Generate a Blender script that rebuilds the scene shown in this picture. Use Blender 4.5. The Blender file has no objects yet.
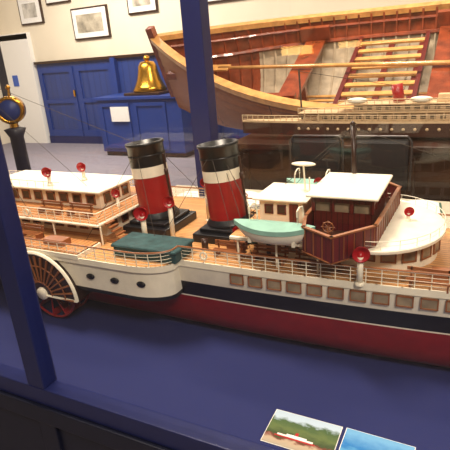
import bpy, bmesh, math, random
from mathutils import Vector, Matrix
random.seed(4)
SC=bpy.context.scene.collection
# ---------------------------------------------------------------- camera
F=Vector((-0.4368,0.8320,-0.3420)).normalized();R=Vector((0.8952,0.4396,-0.0738)).normalized()
U=R.cross(F).normalized();R=F.cross(U).normalized()
cam=bpy.data.cameras.new('camera');co=bpy.data.objects.new('camera',cam);SC.objects.link(co)
M=Matrix((R,U,-F)).transposed().to_4x4();M.translation=Vector((0,0,1.6));co.matrix_world=M
cam.sensor_width=36;cam.lens=36*480/450;cam.clip_start=0.02
bpy.context.scene.camera=co
# ---------------------------------------------------------------- materials
def lin(c):
    return tuple(((x/255)/12.92 if x/255<=.04045 else ((x/255+.055)/1.055)**2.4) for x in c)+(1,)
def mat(name,rgb,rough=.5,metal=0,var=.12,scale=30,bump=0,coat=0):
    m=bpy.data.materials.new(name);m.use_nodes=True;nt=m.node_tree;b=nt.nodes['Principled BSDF']
    b.inputs['Roughness'].default_value=rough;b.inputs['Metallic'].default_value=metal
    b.inputs['Coat Weight'].default_value=coat
    tc=nt.nodes.new('ShaderNodeTexCoord');n=nt.nodes.new('ShaderNodeTexNoise');n.inputs['Scale'].default_value=scale;n.inputs['Detail'].default_value=4
    nt.links.new(tc.outputs['Object'],n.inputs['Vector'])
    r=nt.nodes.new('ShaderNodeValToRGB');c=lin(rgb)
    r.color_ramp.elements[0].color=tuple(x*(1-var) for x in c[:3])+(1,);r.color_ramp.elements[1].color=tuple(min(1,x*(1+var)) for x in c[:3])+(1,)
    r.color_ramp.elements[0].position=.3;r.color_ramp.elements[1].position=.7
    nt.links.new(n.outputs['Fac'],r.inputs['Fac']);nt.links.new(r.outputs['Color'],b.inputs['Base Color'])
    if bump:
        bp=nt.nodes.new('ShaderNodeBump');bp.inputs['Strength'].default_value=bump;bp.inputs['Distance'].default_value=.01
        nt.links.new(n.outputs['Fac'],bp.inputs['Height']);nt.links.new(bp.outputs['Normal'],b.inputs['Normal'])
    return m
def planks(name,rgb,dark,per_m,axis='Y',rough=.5,line=.1,var=.25,grain=(3,60,60)):
    m=bpy.data.materials.new(name);m.use_nodes=True;nt=m.node_tree;N=nt.nodes;L=nt.links;b=N['Principled BSDF'];b.inputs['Roughness'].default_value=rough
    tc=N.new('ShaderNodeTexCoord');sp=N.new('ShaderNodeSeparateXYZ');L.new(tc.outputs['Object'],sp.inputs[0])
    mu=N.new('ShaderNodeMath');mu.operation='MULTIPLY';mu.inputs[1].default_value=per_m;L.new(sp.outputs[axis],mu.inputs[0])
    fr=N.new('ShaderNodeMath');fr.operation='FRACT';L.new(mu.outputs[0],fr.inputs[0])
    fl=N.new('ShaderNodeMath');fl.operation='FLOOR';L.new(mu.outputs[0],fl.inputs[0])
    wn=N.new('ShaderNodeTexWhiteNoise');wn.noise_dimensions='1D';L.new(fl.outputs[0],wn.inputs['W'])
    lt=N.new('ShaderNodeMath');lt.operation='LESS_THAN';lt.inputs[1].default_value=line;L.new(fr.outputs[0],lt.inputs[0])
    mp=N.new('ShaderNodeMapping');mp.inputs['Scale'].default_value=grain;L.new(tc.outputs['Object'],mp.inputs[0])
    n=N.new('ShaderNodeTexNoise');n.inputs['Scale'].default_value=1;L.new(mp.outputs[0],n.inputs['Vector'])
    ad=N.new('ShaderNodeMath');ad.operation='ADD';L.new(wn.outputs['Value'],ad.inputs[0]);L.new(n.outputs['Fac'],ad.inputs[1])
    hf=N.new('ShaderNodeMath');hf.operation='MULTIPLY';hf.inputs[1].default_value=.5;L.new(ad.outputs[0],hf.inputs[0])
    r=N.new('ShaderNodeValToRGB');c=lin(rgb);r.color_ramp.elements[0].color=tuple(x*(1-var) for x in c[:3])+(1,);r.color_ramp.elements[1].color=tuple(min(1,x*(1+var)) for x in c[:3])+(1,)
    L.new(hf.outputs[0],r.inputs[0])
    mx=N.new('ShaderNodeMixRGB');L.new(lt.outputs[0],mx.inputs[0]);L.new(r.outputs[0],mx.inputs[1]);mx.inputs[2].default_value=lin(dark);L.new(mx.outputs[0],b.inputs['Base Color'])
    return m
def glassmat(name,tint=(1,1,1,1),base=.04,gr=.35):
    m=bpy.data.materials.new(name);m.use_nodes=True;nt=m.node_tree;N=nt.nodes;L=nt.links;N.clear()
    o=N.new('ShaderNodeOutputMaterial');t=N.new('ShaderNodeBsdfTransparent');t.inputs[0].default_value=tint
    g=N.new('ShaderNodeBsdfGlossy');g.inputs['Roughness'].default_value=.02
    lw=N.new('ShaderNodeLayerWeight');lw.inputs[0].default_value=.5
    p=N.new('ShaderNodeMath');p.operation='POWER';p.inputs[1].default_value=4;L.new(lw.outputs['Facing'],p.inputs[0])
    q=N.new('ShaderNodeMath');q.operation='MULTIPLY_ADD';q.inputs[1].default_value=gr;q.inputs[2].default_value=base;L.new(p.outputs[0],q.inputs[0])
    mx=N.new('ShaderNodeMixShader');L.new(q.outputs[0],mx.inputs[0]);L.new(t.outputs[0],mx.inputs[1]);L.new(g.outputs[0],mx.inputs[2]);L.new(mx.outputs[0],o.inputs[0])
    return m
def emis(name,rgb,st):
    m=bpy.data.materials.new(name);m.use_nodes=True;b=m.node_tree.nodes['Principled BSDF'];b.inputs['Base Color'].default_value=lin(rgb);b.inputs['Emission Color'].default_value=lin(rgb);b.inputs['Emission Strength'].default_value=st;return m
WHITE=mat('cream_white_paint',(238,230,208),.45,var=.06)
BLACK=mat('black_paint',(13,14,18),.35)
RED=mat('hull_red_paint',(132,16,20),.4)
FRED=mat('funnel_red_paint',(150,22,22),.35,var=.1)
VRED=mat('ventilator_red',(170,14,24),.35)
MAHOG=planks('mahogany',(96,28,26),(45,12,12),70,'X',.35,.12)
DECK=planks('deck_planks',(200,146,90),(116,76,46),75,'Y',.5,.14,.25)
DECKX=planks('paddle_deck_planks',(196,134,80),(105,66,38),60,'X',.5,.16,.25)
TEAL=mat('canvas_cover_teal',(38,70,72),.8,bump=.5,scale=40,var=.3)
TEALL=mat('boat_cover_teal',(128,170,156),.7)
PANE=mat('window_pane',(138,122,100),.12,var=.35,scale=25)
PANED=mat('window_pane_dark',(58,48,40),.1)
WOODF=mat('varnished_frame',(140,84,46),.4)
DARKW=mat('dark_brown_wood',(52,30,20),.3,var=.35,scale=8)
LINE=mat('rigging_cord',(60,50,42),.8)
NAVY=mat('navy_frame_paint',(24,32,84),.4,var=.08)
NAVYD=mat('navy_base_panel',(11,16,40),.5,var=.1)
FELT=mat('blue_baize',(19,30,88),.9,var=.1,scale=300,bump=.05)
BRASS=mat('brass',(205,150,55),.25,metal=1)
GLASS=glassmat('case_glass',(.97,.975,1,1),.06,.4)
# ---------------------------------------------------------------- builders
def empty(name,loc=(0,0,0),rot=(0,0,0)):
    e=bpy.data.objects.new(name,None);SC.objects.link(e);e.location=loc;e.rotation_euler=rot;e.empty_display_size=.1;return e
def frame(ax):
    ax=Vector(ax).normalized();h=Vector((0,0,1)) if abs(ax.z)<.9 else Vector((1,0,0))
    a=ax.cross(h).normalized();return ax,a,ax.cross(a).normalized()
class MB:
    def __init__(s,m): s.bm=bmesh.new();s.m=m
    def box(s,x0,x1,y0,y1,z0,z1):
        return s.obox(((x0+x1)/2,(y0+y1)/2,(z0+z1)/2),(1,0,0),(0,1,0),(0,0,1),abs(x1-x0)/2,abs(y1-y0)/2,abs(z1-z0)/2)
    def obox(s,c,u,v,w,hu,hv,hw):
        c=Vector(c);u=Vector(u)*hu;v=Vector(v)*hv;w=Vector(w)*hw
        V=[s.bm.verts.new(c+u*a+v*b+w*d) for a in(-1,1) for b in(-1,1) for d in(-1,1)]
        for f in((0,1,3,2),(4,6,7,5),(0,4,5,1),(2,3,7,6),(0,2,6,4),(1,5,7,3)): s.bm.faces.new([V[i] for i in f])
        return s
    def prism(s,pts,z0,z1):
        a=[s.bm.verts.new((x,y,z0)) for x,y in pts];b=[s.bm.verts.new((x,y,z1)) for x,y in pts];n=len(pts)
        s.bm.faces.new(a[::-1]);s.bm.faces.new(b)
        for i in range(n): s.bm.faces.new((a[i],a[(i+1)%n],b[(i+1)%n],b[i]))
        return s
    def prismy(s,pts,y0,y1):
        a=[s.bm.verts.new((x,y0,z)) for x,z in pts];b=[s.bm.verts.new((x,y1,z)) for x,z in pts];n=len(pts)
        s.bm.faces.new(a[::-1]);s.bm.faces.new(b)
        for i in range(n): s.bm.faces.new((a[i],a[(i+1)%n],b[(i+1)%n],b[i]))
        return s
    def wall(s,pts,z0,z1,th=.004,closed=True):
        n=len(pts)
        for i in range(n if closed else n-1):
            p=Vector((*pts[i],0));q=Vector((*pts[(i+1)%n],0));d=(q-p);l=d.length
            if l<1e-6: continue
            d/=l;nn=Vector((-d.y,d.x,0));c=(p+q)/2;c.z=(z0+z1)/2
            s.obox(c,d,nn,(0,0,1),l/2+th/2,th/2,(z1-z0)/2)
        return s
    def tube(s,p,q,r,r2=None,n=8):
        p=Vector(p);q=Vector(q)
        return s.lathe(p,q-p,[(0,0),(r,0),(r2 if r2 is not None else r,(q-p).length),(0,(q-p).length)],n)
    def path(s,pts,r,n=6):
        for i in range(len(pts)-1): s.tube(pts[i],pts[i+1],r,n=n)
        return s
    def lathe(s,o,ax,prof,n=24,sx=1,sy=1,smooth=True):
        o=Vector(o);ax,a,b=frame(ax);rings=[]
        for r,h in prof:
            if r<1e-7: rings.append([s.bm.verts.new(o+ax*h)])
            else: rings.append([s.bm.verts.new(o+ax*h+a*r*sx*math.cos(2*math.pi*i/n)+b*r*sy*math.sin(2*math.pi*i/n)) for i in range(n)])
        for k in range(len(rings)-1):
            A,B=rings[k],rings[k+1]
            for i in range(n):
                j=(i+1)%n
                if len(A)==1 and len(B)==1: continue
                if len(A)==1: f=(A[0],B[j],B[i])
                elif len(B)==1: f=(A[i],A[j],B[0])
                else: f=(A[i],A[j],B[j],B[i])
                try:
                    ff=s.bm.faces.new(f);ff.smooth=smooth and n>8
                except ValueError: pass
        return s
    def ell(s,c,rx,ry,rz,n=16):
        mtx=Matrix.Translation(Vector(c))@Matrix.Diagonal((rx,ry,rz,1))
        r=bmesh.ops.create_uvsphere(s.bm,u_segments=n,v_segments=n//2,radius=1,matrix=mtx)
        for v in r['verts']:
            for f in v.link_faces: f.smooth=True
        return s
    def done(s,name,parent=None,bevel=0,local=False):
        bmesh.ops.recalc_face_normals(s.bm,faces=s.bm.faces[:])
        me=bpy.data.meshes.new(name);s.bm.to_mesh(me);s.bm.free();me.materials.append(s.m)
        ob=bpy.data.objects.new(name,me);SC.objects.link(ob)
        if bevel:
            bv=ob.modifiers.new('bevel','BEVEL');bv.width=bevel;bv.segments=2;bv.limit_method='ANGLE'
        if parent:
            ob.parent=parent
            if not local:
                ob.matrix_parent_inverse=(Matrix.Translation(parent.location)@parent.rotation_euler.to_matrix().to_4x4()).inverted()
        return ob
def arc(cx,cy,rx,ry,a0,a1,n):
    return [(cx+rx*math.cos(math.radians(a0+(a1-a0)*i/n)),cy+ry*math.sin(math.radians(a0+(a1-a0)*i/n))) for i in range(n+1)]
def window(fr,pn,c,n,w,h,t=.003,bw=.004):
    n=Vector(n).normalized();u=Vector((0,0,1)).cross(n).normalized();c=Vector(c);z=Vector((0,0,1))
    pn.obox(c+n*t*.3,u,n,z,w/2,t*.5,h/2)
    for sg in(-1,1):
        fr.obox(c+u*sg*w/2+n*t*.5,u,n,z,bw/2,t*.8,h/2+bw/2);fr.obox(c+z*sg*h/2+n*t*.5,u,n,z,w/2+bw/2,t*.8,bw/2)
def along(pts,step,closed=False):
    out=[];P=[Vector((*p,0)) for p in pts]+([Vector((*pts[0],0))] if closed else []);acc=0;nxt=0
    for i in range(len(P)-1):
        d=P[i+1]-P[i];l=d.length
        if l<1e-9: continue
        d/=l
        while nxt<=acc+l+1e-9:
            out.append((P[i]+d*(nxt-acc),d));nxt+=step
        acc+=l
    return out
def railing(mb,pts,z,h=.042,step=.045,wires=3,r=.0016,closed=False):
    for p,d in along(pts,step,closed): mb.tube((p.x,p.y,z),(p.x,p.y,z+h),r,n=5)
    Q=list(pts)+([pts[0]] if closed else [])
    for k in range(1,wires+1):
        zz=z+h*k/wires;rr=r*1.3 if k==wires else r*.6
        for i in range(len(Q)-1): mb.tube((*Q[i],zz),(*Q[i+1],zz),rr,n=5)
# ================================================================ PADDLE STEAMER
YC=1.27
ship=empty('paddle_steamer_model',(-.85,YC,.80))
def hb(x):
    t=(x+.85)/1.72
    t=max(-1,min(1,t));e=3.0 if t>0 else 2.6
    return .235*(1-abs(t)**e)
zs=[(.800,.03),(.801,.55),(.815,.72),(.84,.84),(.88,.91),(.938,.95),(.942,.952),(.986,.965),(.989,.97),(1.05,1.0)]
me=bpy.data.meshes.new('hull');V=[];Fc=[];MI=[]
NS=60;xs=[-2.57+3.44*i/NS for i in range(NS+1)]
for x in xs:
    h=max(hb(x),.002)
    for sd in(-1,1):
        for z,k in zs: V.append((x,YC+sd*h*k,z))
nz=len(zs)
for i in range(NS):
    for sd in(0,1):
        for k in range(nz-1):
            a=i*2*nz+sd*nz+k;b=(i+1)*2*nz+sd*nz+k
            f=(a,b,b+1,a+1) if sd==0 else (a,a+1,b+1,b)
            Fc.append(f);z=zs[k][0]
            MI.append(0 if z<.937 else 3 if z<.941 else 1 if z<.985 else 3)
    a=i*2*nz;b=(i+1)*2*nz;Fc.append((a,a+nz,b+nz,b));MI.append(0)
me.from_pydata(V,[],Fc)
for m in(RED,BLACK,BLACK,WHITE): me.materials.append(m)
for p,mi in zip(me.polygons,MI): p.material_index=mi;p.use_smooth=True
hull=bpy.data.objects.new('hull',me);SC.objects.link(hull);hull.parent=ship;hull.matrix_parent_inverse=Matrix.Translation(ship.location).inverted()
SY=.955
SX0,SX1=-1.66,-.70
def near_edge():
    pts=[(x,YC-hb(x)) for x in xs if x<SX0-.03]
    pts+=[(SX0,YC-.23)]+arc(SX0+.07,SY+.05,.07,.05,180,270,6)+arc(SX1-.12,SY+.06,.12,.06,270,360,12)+[(SX1,YC-.235)]
    pts+=[(x,YC-hb(x)) for x in xs if x>SX1+.03]
    return pts
NE=near_edge();FE=[(x,2*YC-y) for x,y in NE]
outline=NE+FE[::-1]
MB(DECK).prism(outline,1.044,1.052).done('promenade_deck',ship)
w=MB(WHITE);w.wall(outline,1.038,1.056,.004);w.done('deck_edge_moulding',ship)
for sgn,nm in((1,'near'),(-1,'far')):
    f=lambda p:(p[0],p[1] if sgn==1 else 2*YC-p[1])
    pl=[(SX0,YC-.20)]+arc(SX0+.07,SY+.056,.07,.05,180,270,6)+arc(SX1-.12,SY+.066,.115,.06,270,360,12)+[(SX1-.005,YC-.20)]
    MB(WHITE).prism([f(p) for p in pl],.958,1.044).done('sponson_house_'+nm,ship)
    MB(BLACK).prism([f((p[0]*.998-.0017,p[1]+.002)) for p in pl],.945,.958).done('sponson_belting_'+nm,ship)
    yo=SY+.004 if sgn==1 else 2*YC-SY-.004;d=-sgn
    cx,cz,Rr=-1.172,.910,.145
    dome=[(cx+Rr*math.cos(math.pi*i/32),cz+Rr*math.sin(math.pi*i/32)) for i in range(33)]
    MB(DARKW).prismy(dome,yo-d*.12,yo+d*.012).done('paddle_box_panel_'+nm,ship)
    rim=MB(WHITE);rim.path([(x,yo+d*.014,z) for x,z in dome],.006,6)
    rim.tube((cx-Rr,yo+d*.014,cz),(cx+Rr,yo+d*.014,cz),.004)
    rim.lathe((cx,yo+d*.012,cz+.004),(0,d,0),[(0,.006),(.02,.006),(.022,0)],16)
    rim.done('paddle_box_rim_'+nm,ship)
    sp=MB(WOODF)
    for i in range(17):
        a=math.pi*i/16
        sp.tube((cx+.045*math.cos(a),yo+d*.015,cz+.045*math.sin(a)),(cx+(Rr-.01)*math.cos(a),yo+d*.015,cz+(Rr-.01)*math.sin(a)),.0024,.0040,6)
    for rr in(.045,.1):
        sp.path([(cx+rr*math.cos(math.pi*i/20),yo+d*.015,cz+rr*math.sin(math.pi*i/20)) for i in range(21)],.0025,5)
    sp.done('paddle_box_louvres_'+nm,ship)
    pw=MB(RED);wz=.912
    ya,yb=(YC-.215,yo+.01) if sgn==1 else (YC+.215,yo-.01)
    for yy in(ya+(yb-ya)*.1,yb-(yb-ya)*.12):
        for i in range(24):
            a0=2*math.pi*i/24;a1=2*math.pi*(i+1)/24
            pw.tube((cx+.1*math.cos(a0),yy,wz+.1*math.sin(a0)),(cx+.1*math.cos(a1),yy,wz+.1*math.sin(a1)),.004,n=6)
    for i in range(10):
        a=2*math.pi*i/10+.2;ca,sa=math.cos(a),math.sin(a)
        for yy in(ya+(yb-ya)*.1,yb-(yb-ya)*.12): pw.tube((cx,yy,wz),(cx+.1*ca,yy,wz+.1*sa),.003,n=5)
        pw.obox((cx+.09*ca,(ya+yb)/2,wz+.09*sa),(ca,0,sa),(0,1,0),(-sa,0,ca),.012,abs(yb-ya)*.38,.002)
    pw.tube((cx,ya,wz),(cx,yb,wz),.008,n=10)
    pw.done('paddle_wheel_'+nm,ship)
    ph=MB(BLACK)
    for x in(-.965,-.875,-.785,-1.40,-1.5): ph.lathe((x,yo+(sgn*.004 if x>-.8 else 0),1.0),(0,d,0),[(0,0),(.009,0),(.009,.004),(0,.004)],16,1.6,1)
    ph.done('sponson_portholes_'+nm,ship)
    fr=MB(WOODF);pn=MB(PANE)
    for i in range(-32,24):
        x=-.045+i*.053
        if SX0-.05<x<SX1+.13: continue
        h=hb(x)*.99;sl=(hb(x+.01)-hb(x-.01))/.02
        if h<.03: continue
        window(fr,pn,(x,YC-sgn*h,1.019),(-sl,-sgn,0),.036,.026,.003,.003)
    fr.done('saloon_window_frames_'+nm,ship);pn.done('saloon_window_panes_'+nm,ship)
rl=MB(WHITE)
for E in(NE,FE): railing(rl,[(x,y+(.004 if y<YC else -.004)) for x,y in E],1.052,.042,.036,4,.0014)
rl.done('promenade_railing',ship)
tr=MB(WOODF)
for E in(NE,FE): tr.path([(x,y+(.004 if y<YC else -.004),1.0955) for x,y in E],.0024,6)
tr.done('railing_cap',ship)
# funnels
for n,x in(('aft',-.912),('forward',-.645)):
    bx=Vector((x,YC,1.036));ax=Vector((-.085,0,1)).normalized();r=.059
    b=MB(BLACK);b.box(x-.085,x+.085,YC-.10,YC+.10,1.052,1.080);b.box(x-.07,x+.07,YC-.08,YC+.08,1.080,1.092)
    b.lathe(bx,ax,[(r*1.22,.03),(r*1.22,.062),(r*1.02,.077)],40);b.done('funnel_casing_'+n,ship,.003)
    MB(FRED).lathe(bx,ax,[(r,.03),(r,.198)],48).done('funnel_red_'+n,ship)
    MB(WHITE).lathe(bx,ax,[(r*1.01,.196),(r*1.01,.232)],48).done('funnel_band_'+n,ship)
    b=MB(BLACK).lathe(bx,ax,[(r*1.012,.230),(r*1.012,.296),(r*1.07,.298),(r*1.07,.306),(r*.95,.306),(r*.93,.22),(0,.2)],48)
    b.lathe(bx,ax,[(r*1.03,.262),(r*1.06,.265),(r*1.03,.268)],48)
    b.done('funnel_top_'+n,ship)
    p=MB(DARKW);q=bx+Vector((r*1.2,-.01,0));p.tube(q+ax*.06,q+ax*.27,.004,n=8);p.lathe(q+ax*.2,ax,[(0,0),(.007,.003),(.007,.02),(0,.024)],10);p.done('steam_pipe_'+n,ship)
    s=MB(LINE)
    for dx in(-.16,.12):
        for dy in(-.2,.2): s.tube(bx+ax*.285+Vector((0,dy*.25,0)),(x+dx,YC+dy,1.055),.0008,n=4)
    s.done('funnel_stays_'+n,ship)
c=MB(TEAL);c.box(-.905,-.69,1.005,1.105,1.053,1.085);c.box(-.910,-.685,1.0,1.11,1.082,1.093);c.done('canvas_covered_locker',ship,.008)
c=MB(TEAL);c.box(-.60,-.50,1.20,1.30,1.053,1.10);c.done('engine_skylight_cover',ship,.006)
# forward deckhouse
def hs(x0,x1,xt,hy,n=14):
    return [(x0,YC-hy),(x1,YC-hy)]+arc(x1,YC,xt-x1,hy,-90,90,n)[1:-1]+[(x1,YC+hy),(x0,YC+hy)]
dh=hs(-.50,-.17,-.045,.13)
MB(WHITE).prism(dh,1.052,1.122).done('forward_deckhouse',ship)
fr=MB(WOODF);pn=MB(PANE)
for i,(p,d) in enumerate(along(dh[:-2],.050)):
    if i==0: continue
    n=Vector((d.y,-d.x,0));window(fr,pn,(p.x,p.y,1.093),n,.034,.036,.003,.004)
fr.done('deckhouse_window_frames',ship);pn.done('deckhouse_window_panes',ship)
rf=hs(-.55,-.20,-.028,.205,20)
MB(WHITE).prism(rf,1.122,1.131).done('boat_deck',ship,.002)
MB(DECK).prism([(x*.99-.004,YC+(y-YC)*.96) for x,y in hs(-.55,-.36,-.34,.205,6)],1.131,1.1325).done('boat_deck_planking',ship)
pl=MB(WHITE)
for x in(-.53,-.42,-.31,-.21):
    for s in(-1,1): pl.tube((x,YC+s*.195,1.052),(x,YC+s*.195,1.123),.003)
pl.done('boat_deck_pillars',ship)
br2=MB(WHITE);railing(br2,[(x-.004,YC+(y-YC)*.97) for x,y in rf[1:-1]],1.131,.022,.045,2,.0008);br2.done('boat_deck_rail',ship)
c=MB(WHITE);c.box(-.515,-.385,1.20,1.34,1.132,1.196);c.done('chart_house',ship,.002)
c=MB(WHITE);c.box(-.53,-.37,1.185,1.355,1.196,1.203);c.done('chart_house_roof',ship,.003)
fr=MB(MAHOG);pn=MB(PANED)
for x in(-.485,-.447,): window(fr,pn,(x,1.20,1.170),(0,-1,0),.022,.024,.003,.003)
fr.box(-.425,-.400,1.197,1.201,1.134,1.188)
for y in(1.235,1.30): window(fr,pn,(-.515,y,1.170),(-1,0,0),.022,.024)
fr.done('chart_house_joinery',ship);pn.done('chart_house_panes',ship)
# bridge
bo=-.012
br=[(x+bo,y) for x,y in[(-.345,1.13),(-.325,1.05),(-.245,1.0),(-.165,1.10),(-.155,1.44),(-.245,1.54),(-.325,1.49),(-.345,1.41)]]
b=MB(MAHOG);b.wall(br,1.118,1.182,.005,True);b.done('bridge_bulwark',ship)
MB(DARKW).prism(br,1.131,1.135).done('bridge_floor',ship)
b=MB(WOODF);b.wall(br,1.182,1.186,.009,True);b.wall(br,1.118,1.121,.008,True)
for p,d in along(br,.03,True): b.obox((p.x+d.y*.003,p.y-d.x*.003,1.151),d,(d.y,-d.x,0),(0,0,1),.001,.001,.028)
b.done('bridge_rail_cap',ship)
b=MB(MAHOG);b.box(-.347,-.197,1.17,1.37,1.135,1.186);
for x in(-.347,-.297,-.247,-.197):
    for y in(1.17,1.37): b.box(x-.005,x+.005,y-.004,y+.004,1.186,1.226)
for y in(1.22,1.27,1.32):
    for x in(-.347,-.197): b.box(x-.004,x+.004,y-.005,y+.005,1.186,1.226)
b.box(-.352,-.192,1.165,1.375,1.212,1.226);b.done('wheelhouse',ship)
pn=MB(PANE);pn.box(-.345,-.199,1.172,1.368,1.186,1.214);pn.done('wheelhouse_glazing',ship)
c=MB(WHITE);c.box(-.364,-.180,1.15,1.39,1.226,1.234);c.done('wheelhouse_roof',ship,.004)
m=MB(WOODF);m.tube((-.285,1.085,1.135),(-.285,1.085,1.175),.004,n=10)
m.path([(-.285+.013*math.cos(a*math.pi/8),1.078,1.178+.013*math.sin(a*math.pi/8)) for a in range(17)],.0016,5)
for a in range(4): m.tube((-.285+.017*math.cos(a*math.pi/4),1.078,1.178+.017*math.sin(a*math.pi/4)),(-.285-.017*math.cos(a*math.pi/4),1.078,1.178-.017*math.sin(a*math.pi/4)),.0009,n=4)
m.done('bridge_wheel',ship)
m=MB(DARKW);m.tube((-.283,1.385,1.14),(-.295,1.385,1.375),.0075,.006,12);m.lathe((-.295,1.385,1.375),(0,0,1),[(.006,0),(.009,.003),(0,.012)],12);m.done('foremast',ship)
m=MB(WHITE);m.tube((-.40,1.27,1.203),(-.405,1.27,1.280),.0026);m.ell((-.405,1.27,1.285),.036,.014,.006);m.tube((-.385,1.26,1.2),(-.385,1.26,1.25),.002);m.done('searchlight_float',ship)
m=MB(LINE)
for a,b in(((-.295,1.385,1.37),(-.65,1.30,1.06)),((-.295,1.385,1.37),(-.6,1.48,1.06)),((-.295,1.385,1.37),(.6,1.27,1.08)),((-.668,1.27,1.33),(-.50,1.10,1.06)),((-.668,1.27,1.32),(-.53,1.2,1.14)),((-.668,1.27,1.325),(-.45,1.07,1.13)),
           ((-1.95,1.27,1.75),(-1.25,1.06,1.08)),((-1.95,1.27,1.75),(-1.35,1.06,1.08)),((-1.95,1.27,1.75),(-1.15,1.2,1.2)),((-1.95,1.27,1.75),(-1.45,1.06,1.08)),((-1.96,1.27,1.66),(-.955,1.27,1.33))): m.tube(a,b,.0009,n=4)
m.done('rigging',ship)
MB(DARKW).tube((-1.93,1.27,1.05),(-1.96,1.27,1.76),.011,.007,12).done('mainmast',ship)
def lifeboat(nm,x0,x1,yc,zg,hw=.038,dp=.044):
    me=bpy.data.meshes.new(nm);V=[];Fc=[];n=20;k=8
    for i in range(n+1):
        s=2*i/n-1;wv=hw*(1-abs(s)**2.4)+.0006;zz=zg+.010*s*s;d=dp*(1-abs(s)**4)+.002
        for j in range(2*k+1):
            th=math.pi*(j/(2*k));yy=-math.cos(th)*wv;dz=-math.sin(th)**.8*d
            V.append((x0+(x1-x0)*i/n,yc+yy,zz+dz))
    for i in range(n):
        for j in range(2*k): a=i*(2*k+1)+j;b=a+2*k+1;Fc.append((a,b,b+1,a+1))
    me.from_pydata(V,[],Fc);me.materials.append(WHITE)
    for p in me.polygons:p.use_smooth=True
    ob=bpy.data.objects.new(nm+'_hull',me);SC.objects.link(ob);ob.parent=ship;ob.matrix_parent_inverse=Matrix.Translation(ship.location).inverted()
    cv=MB(TEALL)
    Lr=[cv.bm.verts.new((x0+(x1-x0)*i/n,yc,zg+.010*(2*i/n-1)**2+.010*(1-abs(2*i/n-1)**3))) for i in range(n+1)]
    for sg in(-1,1):
        E=[cv.bm.verts.new((x0+(x1-x0)*i/n,yc+sg*(hw*(1-abs(2*i/n-1)**2.4)+.0012),zg+.010*(2*i/n-1)**2+.001)) for i in range(n+1)]
        G=[cv.bm.verts.new((v.co.x,v.co.y+sg*.0006,v.co.z-.012)) for v in E]
        for i in range(n): cv.bm.faces.new((Lr[i],Lr[i+1],E[i+1],E[i]));cv.bm.faces.new((E[i],E[i+1],G[i+1],G[i]))
    cv.done(nm+'_cover',ship)
    dv=MB(WHITE);sg=1 if yc<YC else -1
    for x in(x0+.045,x1-.045):
        P=[(x,yc+sg*.05,1.132),(x,yc+sg*.05,zg+.03),(x,yc+sg*.042,zg+.044),(x,yc+sg*.02,zg+.05),(x,yc,zg+.046),(x,yc,zg+.03)]
        dv.path(P,.0022,6);dv.tube((x,yc,zg+.032),(x,yc,zg+.008),.0008,n=4)
    for x in(x0+.05,x1-.05): dv.box(x-.004,x+.004,yc-.022,yc+.022,1.130,zg-dp+.016)
    dv.done(nm+'_davits',ship)
lifeboat('lifeboat_near',-.530,-.312,1.062,1.172);lifeboat('lifeboat_far',-.53,-.34,2*YC-1.062,1.172)
def cowl(nm,x,y,z0,z1,r=.019,dir=(.35,-1,.0)):
    d=Vector(dir).normalized();w=MB(WHITE);w.tube((x,y,z0),(x,y,z1-r*.5),r*.38,n=12);w.lathe((x,y,z0),(0,0,1),[(r*.6,0),(r*.6,.006),(r*.38,.008)],12);w.done(nm+'_shaft',ship)
    v=MB(VRED);o=Vector((x,y,z1));v.lathe(o-d*r*.9,d,[(0,0),(r*.45,r*.15),(r*.6,r*.6),(r*.75,r*1.1),(r,r*1.5),(r*1.02,r*1.55),(r*.93,r*1.5),(r*.6,r*1.0),(0,r*.8)],24)
    v.tube((x,y,z1-r*1.0),o-d*r*.2,r*.4,r*.45,12);v.done(nm+'_head',ship)
cl=[(-.87,1.12,1.05,1.153,.022),(-.80,1.17,1.05,1.18,.019),(-.775,1.36,1.05,1.19,.017),(-.20,1.045,1.052,1.135,.020),(-.125,1.30,1.130,1.160,.013),(-1.33,1.21,1.19,1.24,.018),(-1.25,1.30,1.19,1.24,.017),(-1.06,1.24,1.05,1.17,.015),(-.55,1.12,1.05,1.13,.013),(-.42,1.47,1.13,1.18,.015)]
for i,(x,y,a,b,r) in enumerate(cl): cowl('cowl_ventilator_%d'%i,x,y,a,b,r)
# aft deckhouse
ZD=1.112
ad=[(-1.85,1.14),(-1.04,1.14),(-1.04,1.40),(-1.85,1.40)]
MB(WHITE).prism(ad,1.052,ZD).done('aft_deckhouse',ship)
fr=MB(WOODF);pn=MB(PANED)
for i in range(14): window(fr,pn,(-1.08-i*.055,1.14,1.085),(0,-1,0),.032,.030)
for y in(1.18,1.24,1.30,1.36): window(fr,pn,(-1.04,y,1.085),(1,0,0),.03,.030)
MB(WHITE).prism([(-1.9,1.06),(-1.0,1.06),(-1.0,1.48),(-1.9,1.48)],ZD,ZD+.007).done('aft_upper_deck_edge',ship,.002)
MB(DECKX).prism([(-1.89,1.07),(-1.01,1.07),(-1.01,1.47),(-1.89,1.47)],ZD+.007,ZD+.0085).done('aft_upper_deck',ship)
MB(WHITE).box(-1.62,-1.10,1.20,1.37,ZD+.0085,1.180).done('aft_upper_house',ship,.002)
for i in range(8): window(fr,pn,(-1.14-i*.062,1.20,1.152),(0,-1,0),.036,.032)
for y in(1.235,1.285,1.335): window(fr,pn,(-1.10,y,1.152),(1,0,0),.03,.032)
fr.done('aft_window_frames',ship);pn.done('aft_window_panes',ship)
MB(WHITE).box(-1.66,-1.08,1.175,1.395,1.180,1.188).done('aft_house_roof',ship,.003)
r2=MB(WHITE);railing(r2,[(-1.9,1.065),(-1.005,1.065),(-1.005,1.475),(-1.9,1.475)],ZD+.008,.036,.036,4,.0013)
railing(r2,[(-1.65,1.18),(-1.25,1.18)],1.188,.024,.04,2,.0012)
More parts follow.
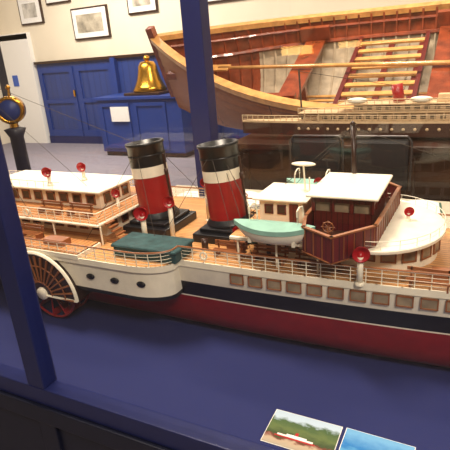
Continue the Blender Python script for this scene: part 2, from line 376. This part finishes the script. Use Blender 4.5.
for x in(-1.0,-1.2,-1.4,-1.6): r2.tube((x,1.07,1.052),(x,1.07,ZD),.003)
r2.done('aft_railing',ship)
MB(DECKX).box(-1.37,-1.0,.955,1.05,1.066,1.070).done('paddle_box_deck',ship)
MB(WHITE).box(-1.375,-.995,.95,1.055,1.052,1.066).done('paddle_box_deck_base',ship)
st=MB(WOODF)
for i in range(6): st.box(-1.0+.012*i,-.988+.012*i,1.09,1.13,ZD-.011*i,ZD+.004-.011*i)
st.box(-1.0,-.93,1.088,1.091,1.06,1.064)
st.done('companion_stairs',ship)
bn=MB(WOODF)
def bench(x0,x1,y,z=1.052):
    for k in range(3): bn.box(x0,x1,y+k*.009,y+k*.009+.006,z+.018,z+.021)
    for k in range(2): bn.box(x0,x1,y+.027,y+.030,z+.026+k*.010,z+.033+k*.010)
    for x in(x0+.01,x1-.01): bn.box(x-.002,x+.002,y,y+.03,z,z+.018);bn.box(x-.002,x+.002,y+.027,y+.031,z,z+.043)
bench(-.62,-.52,1.085);bench(-.50,-.40,1.085);bench(-.38,-.26,1.085);bench(-1.3,-1.2,1.0,1.07);bench(.03,.13,1.13);bench(-.10,.0,1.06);bench(-1.3,-1.2,1.10,ZD+.008);bench(-1.17,-1.07,1.10,ZD+.008);bench(-.0,.1,1.25);bench(-.62,-.52,1.34)
bn.done('deck_benches',ship)
h=MB(WOODF);h.box(-.60,-.55,1.14,1.17,1.052,1.075);h.box(-1.16,-1.08,.98,1.02,1.07,1.09);h.box(-.05,.0,1.12,1.15,1.052,1.075);h.done('deck_lockers',ship,.002)
h=MB(DARKW);h.tube((-.665,1.13,1.052),(-.665,1.13,1.085),.010,n=12);h.tube((-.46,1.12,1.052),(-.46,1.12,1.12),.006,n=8);h.done('capstans',ship)
lbm=MB(WHITE)
for x,y,z in((-1.30,1.06,1.140),(.1,1.06,1.075),(-.62,1.04,1.075)):
    lbm.path([(x+.010*math.cos(a*math.pi/8),y,z+.010*math.sin(a*math.pi/8)) for a in range(17)],.0028,6)
lbm.done('lifebuoys',ship)
fd=MB(WHITE);fd.box(.15,.3,1.2,1.34,1.052,1.10);fd.done('fore_hatch',ship,.003)
# ================================================================ DISPLAY CASE
case=empty('display_case',(-.96,1.23,0))
X0,X1,YF,YB=-2.95,1.25,.71,1.73
MB(FELT).box(X0,X1,YF,YB,.765,.7995).done('case_floor_baize',case)
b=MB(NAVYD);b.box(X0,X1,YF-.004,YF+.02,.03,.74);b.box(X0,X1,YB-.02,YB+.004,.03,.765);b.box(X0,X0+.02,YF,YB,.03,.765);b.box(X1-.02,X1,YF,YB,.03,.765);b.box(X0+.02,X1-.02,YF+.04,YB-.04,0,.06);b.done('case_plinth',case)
b=MB(NAVY);
b.box(X0,X1,YF-.018,YF+.024,.745,.80)
b.box(X0,X1,YB-.03,YB+.03,.765,.825)
b.box(X0,X1,YF-.02,YF+.03,2.35,2.42);b.box(X0,X1,YB-.03,YB+.03,2.35,2.42)
for x in(X0+.03,-.965,X1-.03):
    b.box(x-.03,x+.03,YF-.018,YF+.030,.80,2.35);b.box(x-.042,x+.042,YB-.035,YB+.035,.80,2.35)
b.done('case_frame',case,.003)
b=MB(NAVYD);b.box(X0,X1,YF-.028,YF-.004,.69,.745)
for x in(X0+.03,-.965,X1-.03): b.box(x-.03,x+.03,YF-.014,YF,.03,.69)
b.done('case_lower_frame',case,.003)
def pane(name,vs,par,m=GLASS):
    me=bpy.data.meshes.new(name);me.from_pydata(vs,[],[(0,1,2,3)]);me.materials.append(m);o=bpy.data.objects.new(name,me);SC.objects.link(o);o.parent=par;o.matrix_parent_inverse=Matrix.Translation(par.location).inverted()
pane('case_glass_front',[(X0,YF+.004,.8),(X1,YF+.004,.8),(X1,YF+.004,2.35),(X0,YF+.004,2.35)],case)
pane('case_glass_rear',[(X0,YB,.82),(X1,YB,.82),(X1,YB,2.35),(X0,YB,2.35)],case)
pane('case_glass_left',[(X0,YF,.8),(X0,YB,.8),(X0,YB,2.35),(X0,YF,2.35)],case)
pane('case_glass_right',[(X1,YF,.8),(X1,YB,.8),(X1,YB,2.35),(X1,YF,2.35)],case)
def cardmat(name,sea):
    m=bpy.data.materials.new(name);m.use_nodes=True;nt=m.node_tree;N=nt.nodes;L=nt.links;b=N['Principled BSDF'];b.inputs['Roughness'].default_value=.25
    tc=N.new('ShaderNodeTexCoord');sp=N.new('ShaderNodeSeparateXYZ');L.new(tc.outputs['Generated'],sp.inputs[0])
    n=N.new('ShaderNodeTexNoise');n.inputs['Scale'].default_value=7;n.inputs['Detail'].default_value=8;L.new(tc.outputs['Generated'],n.inputs['Vector'])
    ma=N.new('ShaderNodeMath');ma.operation='MULTIPLY_ADD';ma.inputs[1].default_value=.4;L.new(n.outputs['Fac'],ma.inputs[0]);L.new(sp.outputs['Y'],ma.inputs[2])
    r=N.new('ShaderNodeValToRGB');e=r.color_ramp
    cols=[(0,(150,150,140)),(.34,(185,165,140)),(.42,(120,60,50)),(.50,(62,78,48)),(.7,(95,112,66)),(.92,(72,96,60)),(1.02,(185,205,222))] if not sea else [(0,(30,90,150)),(.35,(60,135,195)),(.55,(90,160,205)),(.7,(40,120,190)),(1.1,(110,170,215))]
    e.elements[0].color=lin(cols[0][1]);e.elements[1].position=min(1,cols[1][0]/1.3);e.elements[1].color=lin(cols[1][1])
    for p,c in cols[2:]:
        k=e.elements.new(min(1,p/1.3));k.color=lin(c)
    sc=N.new('ShaderNodeMath');sc.operation='MULTIPLY';sc.inputs[1].default_value=1/1.3;L.new(ma.outputs[0],sc.inputs[0]);L.new(sc.outputs[0],r.inputs[0])
    L.new(r.outputs[0],b.inputs['Base Color']);return m
PAPER=mat('paper',(235,232,225),.6,var=.03)
for i,(x0,x1,y0,y1,a,sea) in enumerate([(-.345,-.19,.742,.845,.0,False),(-.183,-.04,.745,.845,-.02,True)]):
    e=empty('postcard' if i==0 else 'postcard.001',((x0+x1)/2,(y0+y1)/2,.8),(0,0,a))
    hx,hy=(x1-x0)/2,(y1-y0)/2
    MB(PAPER).box(-hx,hx,-hy,hy,0,.001).done('card',e,local=True)
    MB(cardmat('postcard_picture_%d'%i,sea)).box(-hx+.0015,hx-.0015,-hy+.0015,hy-.0015,.001,.0015).done('picture',e,local=True)
    if not sea:
        p=MB(PAPER);p.box(-.05,.03,-.022,-.017,.0015,.0018);p.box(-.03,.015,-.017,-.013,.0015,.0018);p.done('printed_ship_white',e,local=True)
        p=MB(VRED);p.box(-.055,.035,-.026,-.022,.0015,.0018);p.box(-.012,-.005,-.013,-.004,.0015,.0018);p.done('printed_ship_red',e,local=True)
# ================================================================ ROOM
WALL=mat('white_wall',(228,216,192),.8,var=.04,scale=3)
FLOOR=mat('grey_carpet',(128,122,132),.85,var=.1,scale=12)
PBLUE=planks('blue_tongue_and_groove',(36,58,120),(14,24,60),7,'X',.45,.05,.12,(2,2,2))
PB2=mat('blue_cabinet_paint',(26,54,124),.4,var=.1)
MB(FLOOR).box(-9.2,4.5,-2.8,7.8,-.05,0).done('floor')
MB(WALL).box(-9.2,4.5,7.6,7.8,0,4.2).done('wall_back')
MB(WALL).box(-9.4,-9.2,-2.8,7.8,0,4.2).done('wall_left')
MB(mat('front_wall_paint',(175,160,140),.8,var=.05,scale=3)).box(-9.2,4.5,-3.0,-2.8,0,4.2).done('wall_front')
dd=empty('wainscot_back',(-6.4,7.58,0))
MB(PBLUE).box(-8.02,-3.0,7.56,7.6,0,1.6).done('panelling',dd)
MB(DARKW).box(-8.02,-3.0,7.50,7.6,1.6,1.65).done('cap_rail',dd)
b=MB(PB2);b.box(-4.0,-3.9,7.42,7.56,0,1.62);b.box(-6.05,-5.95,7.46,7.56,0,1.62)
for x0 in(-7.98,-7.0):   # cupboard style panels
    b.box(x0,x0+.92,7.53,7.56,1.42,1.52);b.box(x0,x0+.92,7.53,7.56,.15,.28);b.box(x0,x0+.10,7.53,7.56,.28,1.42);b.box(x0+.82,x0+.92,7.53,7.56,.28,1.42);b.box(x0+.1,x0+.82,7.53,7.56,.82,.90)
b.done('pilasters_and_doors',dd)
MB(BRASS).box(-7.10,-7.06,7.50,7.53,.95,1.07).done('cupboard_handle',dd)
MB(NAVY).box(-8.02,-3.0,7.54,7.56,0,.15).done('skirting',dd)
dr=empty('door_1',(-8.9,7.55,0))
b=MB(NAVYD);b.box(-9.18,-8.86,7.55,7.6,0,2.1);b.done('leaf',dr)
b=MB(PAPER);b.box(-8.86,-8.06,7.5,7.6,0,2.2);b.box(-9.18,-8.06,7.5,7.6,2.1,2.22);b.done('frame',dr)
b=MB(mat('door_sign_blue',(50,90,180),.4));b.box(-8.7,-8.55,7.49,7.50,1.2,1.42);b.done('sign',dr)
def picture(i,x,z,w,h,tone):
    e=empty('framed_picture' if i==0 else 'framed_picture.%03d'%i,(x,7.58,z))
    MB(DARKW).box(x-w/2,x+w/2,7.56,7.6,z-h/2,z+h/2).done('frame',e)
    MB(PAPER).box(x-w/2+.03,x+w/2-.03,7.55,7.56,z-h/2+.03,z+h/2-.03).done('mount',e)
    MB(mat('print_%d'%i,tone,.5,var=.5,scale=6)).box(x-w/2+.12,x+w/2-.12,7.545,7.551,z-h/2+.12,z+h/2-.12).done('print',e)
picture(0,-6.45,2.25,.85,.55,(170,160,140));picture(1,-5.25,2.55,.62,.5,(190,180,160));picture(2,-3.45,2.62,1.1,.6,(120,140,170));picture(3,-7.9,2.6,.6,.5,(180,175,165));picture(4,-1.9,2.7,1.0,.5,(150,140,120));picture(5,-7.15,2.85,.6,.4,(150,150,150));picture(6,-5.95,2.95,.5,.4,(160,150,130))
cb=empty('bell_cabinet',(-4.9,6.8,0))
b=MB(PB2);b.box(-5.72,-4.05,6.55,7.35,.08,.95);b.box(-5.76,-4.01,6.51,7.39,.95,1.0)
for x in(-5.66,-4.95): 
    b.box(x,x+.62,6.53,6.55,.14,.2);b.box(x,x+.62,6.53,6.55,.84,.9);b.box(x,x+.06,6.53,6.55,.2,.84);b.box(x+.56,x+.62,6.53,6.55,.2,.84)
b.done('carcass',cb,.006)
MB(NAVYD).box(-5.7,-4.07,6.6,7.3,0,.08).done('plinth',cb)
MB(PAPER).box(-5.42,-5.05,6.515,6.53,.60,.84).done('notice',cb)
bl=empty('brass_bell',(-4.83,6.9,1.002))
b=MB(BRASS);b.lathe((-4.83,6.9,1.05),(0,0,1),[(.27,0),(.29,.02),(.25,.08),(.2,.18),(.165,.32),(.15,.40),(.11,.46),(0,.48)],40);b.lathe((-4.83,6.9,1.52),(0,0,1),[(.03,0),(.05,.03),(.05,.07),(0,.1)],16)
b.ell((-4.83,6.9,1.06),.06,.06,.05);b.done('bell',bl)
MB(DARKW).box(-5.18,-4.48,6.62,7.18,1.002,1.045).done('bell_base',bl,.01)
tg=empty('engine_telegraph',(-3.05,2.55,0))
b=MB(NAVYD);b.lathe((-3.05,2.55,0),(0,0,1),[(0,0),(.18,0),(.18,.03),(.08,.07),(.055,.2),(.05,1.1),(.08,1.16),(0,1.18)],24);b.done('pedestal',tg)
b=MB(BRASS);d=Vector((.6,-.8,0));o=Vector((-3.05,2.55,1.30))
b.lathe(o-d*.05,d,[(.06,0),(.10,.01),(.10,.09),(.085,.105),(.075,.095)],32);b.tube(o,o+Vector((.02,0,.15)),.008);b.ell(o+Vector((.02,0,.16)),.018,.018,.018);b.tube(o,(-3.05,2.55,1.15),.03);b.done('brass_drum',tg)
b=MB(PB2);b.lathe(o-d*.04,d,[(0,0),(.08,0),(.08,.085),(0,.085)],32);b.done('dial',tg)
# ================================================================ ROWING BOAT
TH=math.radians(26)
rb=empty('clinker_rowing_boat',(0,4.98,1.44),(TH,0,0))
RW=mat('red_brown_varnish',(128,58,32),.25,var=.45,scale=9,coat=.4)
RWL=planks('orange_brown_strakes',(160,94,50),(60,30,18),1.2,'X',.25,.01,.35,(4,25,25))
LW=mat('light_varnished_gunwale',(206,152,88),.25,var=.25,scale=12,coat=.5)
GW=mat('weathered_cream_bottom',(172,156,132),.6,var=.25,scale=10)
XL,XR=-3.22,3.3
def bw(x):
    s=(x-XL)/(XR-XL);return .93*min(1,(1-(1-min(1,s/.42))**2.3))*(1-.35*max(0,(s-.6)/.4)**2)+.01
def sheer(x):
    s=(x-XL)/(XR-XL);return .36*max(0,1-s/.4)**2+.12*max(0,(s-.6)/.4)**2
def sec(x,v):
    a=abs(v)*math.pi/2;w=bw(x);d=.68
    s=(x-XL)/(XR-XL);dd=d*(1-.35*max(0,1-s/.12)**2)
    y=w*math.sin(a)**.85;z=sheer(x)-(dd+sheer(x))*math.cos(a)**1.25
    return (x,math.copysign(y,v) if v else 0,z)
NP=11
me=bpy.data.meshes.new('planking');V=[];Fc=[];MI=[];NX=48
xsb=[XL+(XR-XL)*i/NX for i in range(NX+1)]
for sd in(-1,1):
    for k in range(NP):
        v0=sd*k/NP;v1=sd*(k+1.12)/NP if k<NP-1 else sd*1.0
        base=len(V)
        for x in xsb:
            p0=Vector(sec(x,v0));p1=Vector(sec(x,v1));inn=Vector((0,-sd*.014,.012))
            V.append(tuple(p0+inn*.3));V.append(tuple(p1+inn*(1.2 if k<NP-1 else .4)))
        for i in range(NX):
            a=base+2*i;Fc.append((a,a+2,a+3,a+1));xm=(xsb[i]+xsb[i+1])/2
            MI.append(1 if (k<NP-3 and xm>-2.3) else 0)
me.from_pydata(V,[],Fc);me.materials.append(RW);me.materials.append(GW)
for p,mi in zip(me.polygons,MI):p.material_index=mi
o=bpy.data.objects.new('planking',me);SC.objects.link(o);o.parent=rb
me=bpy.data.meshes.new('outer_skin');V=[];Fc=[]
for sd in(-1,1):
    for k in range(NP):
        base=len(V)
        for x in xsb:
            p0=Vector(sec(x,sd*k/NP));p1=Vector(sec(x,sd*(k+1)/NP));out=Vector((0,sd*.03,-.03*(1-k/NP)-.004))
            V.append(tuple(p0+out*1.5));V.append(tuple(p1+out*.9))
        for i in range(NX): a=base+2*i;Fc.append((a,a+1,a+3,a+2))
        if k<NP-1:
            nb=base+2*(NX+1)
            for i in range(NX): Fc.append((base+2*i+1,base+2*i+3,nb+2*i+2,nb+2*i))
me.from_pydata(V,[],Fc);me.materials.append(RWL);o=bpy.data.objects.new('outer_skin',me);SC.objects.link(o);o.parent=rb
g=MB(LW)
for sd in(-1,1):
    for i in range(NX):
        p=Vector(sec(xsb[i],sd));q=Vector(sec(xsb[i+1],sd));dv=(q-p);l=dv.length;dv.normalize()
        g.obox((p+q)/2+Vector((0,sd*.01,.01)),dv,Vector((0,0,1)).cross(dv).normalized(),Vector((0,0,1)),l/2+.005,.045,.028)
g.done('gunwales',rb,local=True)
ri=MB(RW);ri2=MB(GW);x=XL+.35
while x<XR-.1:
    P=[];tgt=ri if (x<-2.3) else ri2
    for j in range(-8,9):
        p=Vector(sec(x,j/8*(.98 if x<-2.3 else .72)));P.append(Vector((p.x,p.y*.965,p.z+.028)))
    tgt.path(P,.012,5)
    if x>=-2.3:
        for sd in(-1,1):
            P=[]
            for j in range(4):
                p=Vector(sec(x,sd*(.72+.26*j/3)));P.append(Vector((p.x,p.y*.965,p.z+.028)))
            ri.path(P,.013,5)
    x+=.13
for sd in(-1,1):
    ri.path([Vector(sec(xx,sd*.72))+Vector((0,-sd*.03,.03)) for xx in xsb],.024,6)
    ri.path([Vector(sec(xx,sd*.86))+Vector((0,-sd*.03,.03)) for xx in xsb],.016,6)
ri.done('ribs_and_risings',rb,local=True);ri2.done('bottom_frames',rb,local=True)
t=MB(RW)
def thwart(x,wd,z=-.13):
    h=bw(x)*.93;t.box(x-wd/2,x+wd/2,-h,h,z-.02,z+.015)
thwart(-1.62,.22);thwart(-.22,.26);thwart(1.2,.26);thwart(2.4,.3)
for xx in(-1.62,-.22):
    for sd in(-1,1): t.box(xx-.16,xx+.16,sd*bw(xx)*.82-.03,sd*bw(xx)*.82+.03,-.12,.03)
    t.box(xx-.03,xx+.03,-.03,.03,-.6,-.14)
t.box(-3.1,-2.75,-bw(-2.9)*.9,bw(-2.9)*.9,-.02,.05)
t.box(XL-.06,XL+.02,-.04,.04,-.35,.50)
t.done('thwarts_and_stem',rb,local=True)
s=MB(LW)
for k in range(8): s.box(-1.12,-.48,-.55+k*.165,-.55+k*.165+.06,-.2,-.18)
for k in range(7): s.box(-2.4,2.6,-.26+k*.085,-.26+k*.085+.035,-.60,-.585)
s.tube((-2.6,.1,-.08),(1.2,-.15,-.08),.018,.026,10);s.obox((-2.75,.11,-.08),(1,-.066,0),(.066,1,0),(0,0,1),.28,.06,.008)
s.done('slatted_bench_and_oar',rb,local=True)
b=MB(MAHOG)
for x in(-1.1,-.8,-.5): b.box(x-.03,x+.03,-.58,.72,-.225,-.2)
b.box(-1.16,-1.12,-.6,.75,-.24,-.16);b.box(-.48,-.44,-.6,.75,-.24,-.16)
b.done('bench_bearers',rb,local=True)
b=MB(DARKW)
for x in(-1.9,.3,2.4):
    b.box(x-.06,x+.06,4.2,5.8,0,.12);b.box(x-.06,x+.06,4.45,4.6,.1,.85);b.box(x-.06,x+.06,5.25,5.4,.1,.9);b.box(x-.06,x+.06,4.5,5.4,.62,.74)
b.done('cradle',rb)
# ================================================================ SECOND MODEL on dark cabinet
tc=empty('dark_wood_cabinet',(.1,3.6,0))
b=MB(DARKW);b.box(-1.6,2.6,3.35,3.85,.06,.88);b.box(-1.65,2.65,3.3,3.9,.88,.92);b.box(-1.55,2.55,3.4,3.8,0,.06)
for i in range(7): b.box(-1.55+i*.6,-1.55+i*.6+.05,3.33,3.35,.1,.84)
b.done('carcass',tc,.004)
sm=empty('small_steamer_model',(-.2,3.6,.92))
def hull2(x): 
    t=(x+.2)/1.5;return .12*(1-abs(t)**2.6)
b=MB(mat('model_hull_brown',(62,36,26),.35));pp=[(-1.65+2.9*i/24) for i in range(25)]
ol=[(x,3.6-max(.002,hull2(x))) for x in pp]+[(x,3.6+max(.002,hull2(x))) for x in pp[::-1]]
b.prism(ol,.95,1.04);b.done('hull',sm)
MB(DARKW).box(-1.2,.9,3.57,3.63,.92,.95).done('stand',sm)
CRM=mat('model_cream',(205,176,136),.5)
b=MB(CRM);b.prism(ol,1.04,1.055);b.box(-1.0,.95,3.52,3.68,1.055,1.11);b.box(-1.15,1.0,3.495,3.705,1.11,1.117);b.box(-.75,.8,3.54,3.66,1.117,1.165);b.box(-.85,.85,3.50,3.70,1.165,1.171);b.box(-.2,.0,3.55,3.65,1.171,1.22);b.box(.3,.5,3.55,3.65,1.171,1.21)
railing(b,ol[:25],1.055,.04,.05,3,.003);railing(b,[(-1.15,3.497),(1.0,3.497)],1.117,.035,.05,3,.0025);railing(b,[(-.85,3.502),(.85,3.502)],1.171,.03,.05,2,.0025)
for x in range(20): b.tube((-1.1+x*.105,3.50,1.055),(-1.1+x*.105,3.50,1.11),.005)
b.done('superstructure',sm)
b=MB(PANED)
for i in range(31): b.box(-.97+i*.061,-.935+i*.061,3.516,3.521,1.068,1.095)
for i in range(23): b.box(-.72+i*.063,-.685+i*.063,3.536,3.541,1.13,1.153)
b.done('windows',sm)
b=MB(CRM)
for i in range(28): b.lathe((-1.15+i*.075,3.6-hull2(-1.15+i*.075)-.003,1.0),(0,-1,0),[(0,.003),(.011,.003),(.011,0)],10)
b.done('portholes',sm)
b=MB(FRED)
b.tube((-.45,3.6,1.171),(-.47,3.6,1.29),.038,n=20);b.tube((.15,3.6,1.171),(.13,3.6,1.29),.038,n=20);b.done('funnels',sm)
b=MB(WHITE)
for k,x in enumerate((-.72,-.3,.35,.62)): b.ell((x,3.52,1.195),.075,.025,.022)
b.done('boats',sm)
b=MB(LINE);b.tube((-1.15,3.6,1.05),(-1.17,3.6,1.42),.007);b.tube((.9,3.6,1.05),(.89,3.6,1.42),.007);b.tube((-1.17,3.6,1.41),(-.47,3.6,1.28),.002);b.done('masts',sm)
# ================================================================ desk + chairs
DESK=mat('pale_desk_top',(192,182,160),.4,var=.08)
dk=empty('reading_desk',(-.3,2.3,0));b=MB(DESK);b.box(-1.7,1.6,2.0,2.6,.755,.785);b.done('top',dk,.004)
b=MB(DARKW)
for x in(-1.64,-.1,1.54):
    for y in(2.05,2.55): b.box(x-.025,x+.025,y-.025,y+.025,0,.755)
b.box(-1.6,1.5,2.03,2.05,.62,.755);b.done('legs',dk)
for i,(x,y,a,w) in enumerate([(-.24,2.4,.1,.3),(.13,2.33,-.1,.28),(-.66,2.42,.05,.3),(-1.05,2.38,.2,.26),(-1.4,2.3,-.1,.3)]):
    e=empty('open_book' if i==0 else 'open_book.%03d'%i,(x,y,.785),(0,0,a))
    MB(mat('book_cover_%d'%i,(40,84,66) if i%2==0 else (30,60,70),.5)).box(-w/2-.012,w/2+.012,-.135,.135,0,.006).done('cover',e,local=True)
    p=MB(PAPER)
    for sd in(-1,1):
        n=8
        for k in range(n):
            u0=k/n*w/2;u1=(k+1)/n*w/2;h0=.008+.016*math.sin(u0/(w/2)*math.pi*.85+.3);h1=.008+.016*math.sin(u1/(w/2)*math.pi*.85+.3)
            vs=[p.bm.verts.new((sd*u,yy,zz)) for u,hh in((u0,h0),(u1,h1)) for yy in(-.12,.12) for zz in(.006,hh)]
            for f in((0,1,3,2),(4,6,7,5),(0,4,5,1),(2,3,7,6),(1,5,7,3)): p.bm.faces.new([vs[q] for q in f])
    p.done('pages',e,local=True)
CH=mat('black_upholstery',(20,20,24),.5,bump=.2);CHF=mat('chair_frame_grey',(80,76,76),.35,metal=.6)
for i,x in enumerate((-.88,-.47)):
    e=empty('office_chair' if i==0 else 'office_chair.001',(x,2.96,0),(0,0,0))
    s=MB(CH);s.box(-.165,.165,.05,.1,.70,1.02);s.box(-.17,.17,-.26,.1,.44,.50);s.done('seat_and_back',e,.03,local=True)
    s=MB(CHF);s.path([(-.175,.075,.70),(-.175,.075,1.0),(-.15,.075,1.035),(.15,.075,1.035),(.175,.075,1.0),(.175,.075,.70)],.007,8)
    s.tube((0,0,.1),(0,0,.44),.025,n=12);s.box(-.03,.03,.08,.12,.45,.74)
    for k in range(5):
        a=k*2*math.pi/5+.3;s.tube((0,0,.11),(.19*math.cos(a),.19*math.sin(a),.06),.018,.013,8);s.ell((.17*math.cos(a),.17*math.sin(a),.03),.03,.03,.03,10)
    s.done('frame_and_base',e,local=True)
# ================================================================ LIGHT
wl=empty('added_reflection_lamp',(-1.37,-2.75,1.55));MB(BRASS).box(-1.62,-1.12,-2.8,-2.76,1.48,1.62).done('bracket',wl);MB(emis('reflection_glow',(255,200,110),16)).box(-1.5,-1.24,-2.76,-2.72,1.515,1.585).done('tube',wl)  # unseen glowing strip behind the camera, added for its reflection in the front glass
wd=bpy.data.worlds.new('world');bpy.context.scene.world=wd;wd.use_nodes=True;bg=wd.node_tree.nodes['Background'];bg.inputs[0].default_value=(1,.88,.74,1);bg.inputs[1].default_value=.30
def area(name,loc,tgt,sx,sy,pw,col=(1,.86,.68)):
    l=bpy.data.lights.new(name,'AREA');l.shape='RECTANGLE';l.size=sx;l.size_y=sy;l.energy=pw;l.color=col
    o=bpy.data.objects.new(name,l);SC.objects.link(o);o.location=loc;o.rotation_euler=(Vector(tgt)-Vector(loc)).to_track_quat('-Z','Y').to_euler()
area('ceiling_light_case',(-1.1,.95,3.3),(-.8,1.2,1),.7,.3,80,(1,.85,.66))
area('ceiling_light_front',(1.2,-.8,3.4),(-.4,1.2,1),.5,.5,85,(1,.85,.66))
area('ceiling_light_room',(-5.5,5.2,3.9),(-5.5,5.8,0),2.5,1.5,310,(1,.90,.76))
area('ceiling_light_boat',(-.8,4.4,3.9),(-.8,5.2,1),1.6,.6,190,(1,.85,.65))
area('added_fill_cabinet',(-.1,2.2,3.6),(-.1,3.6,1),1.2,.4,60,(1,.82,.58))  # added fill to brighten the small steamer on the cabinet, not a room fixture
sc=bpy.context.scene
sc.view_settings.view_transform='Standard'
sc.view_settings.look='None'
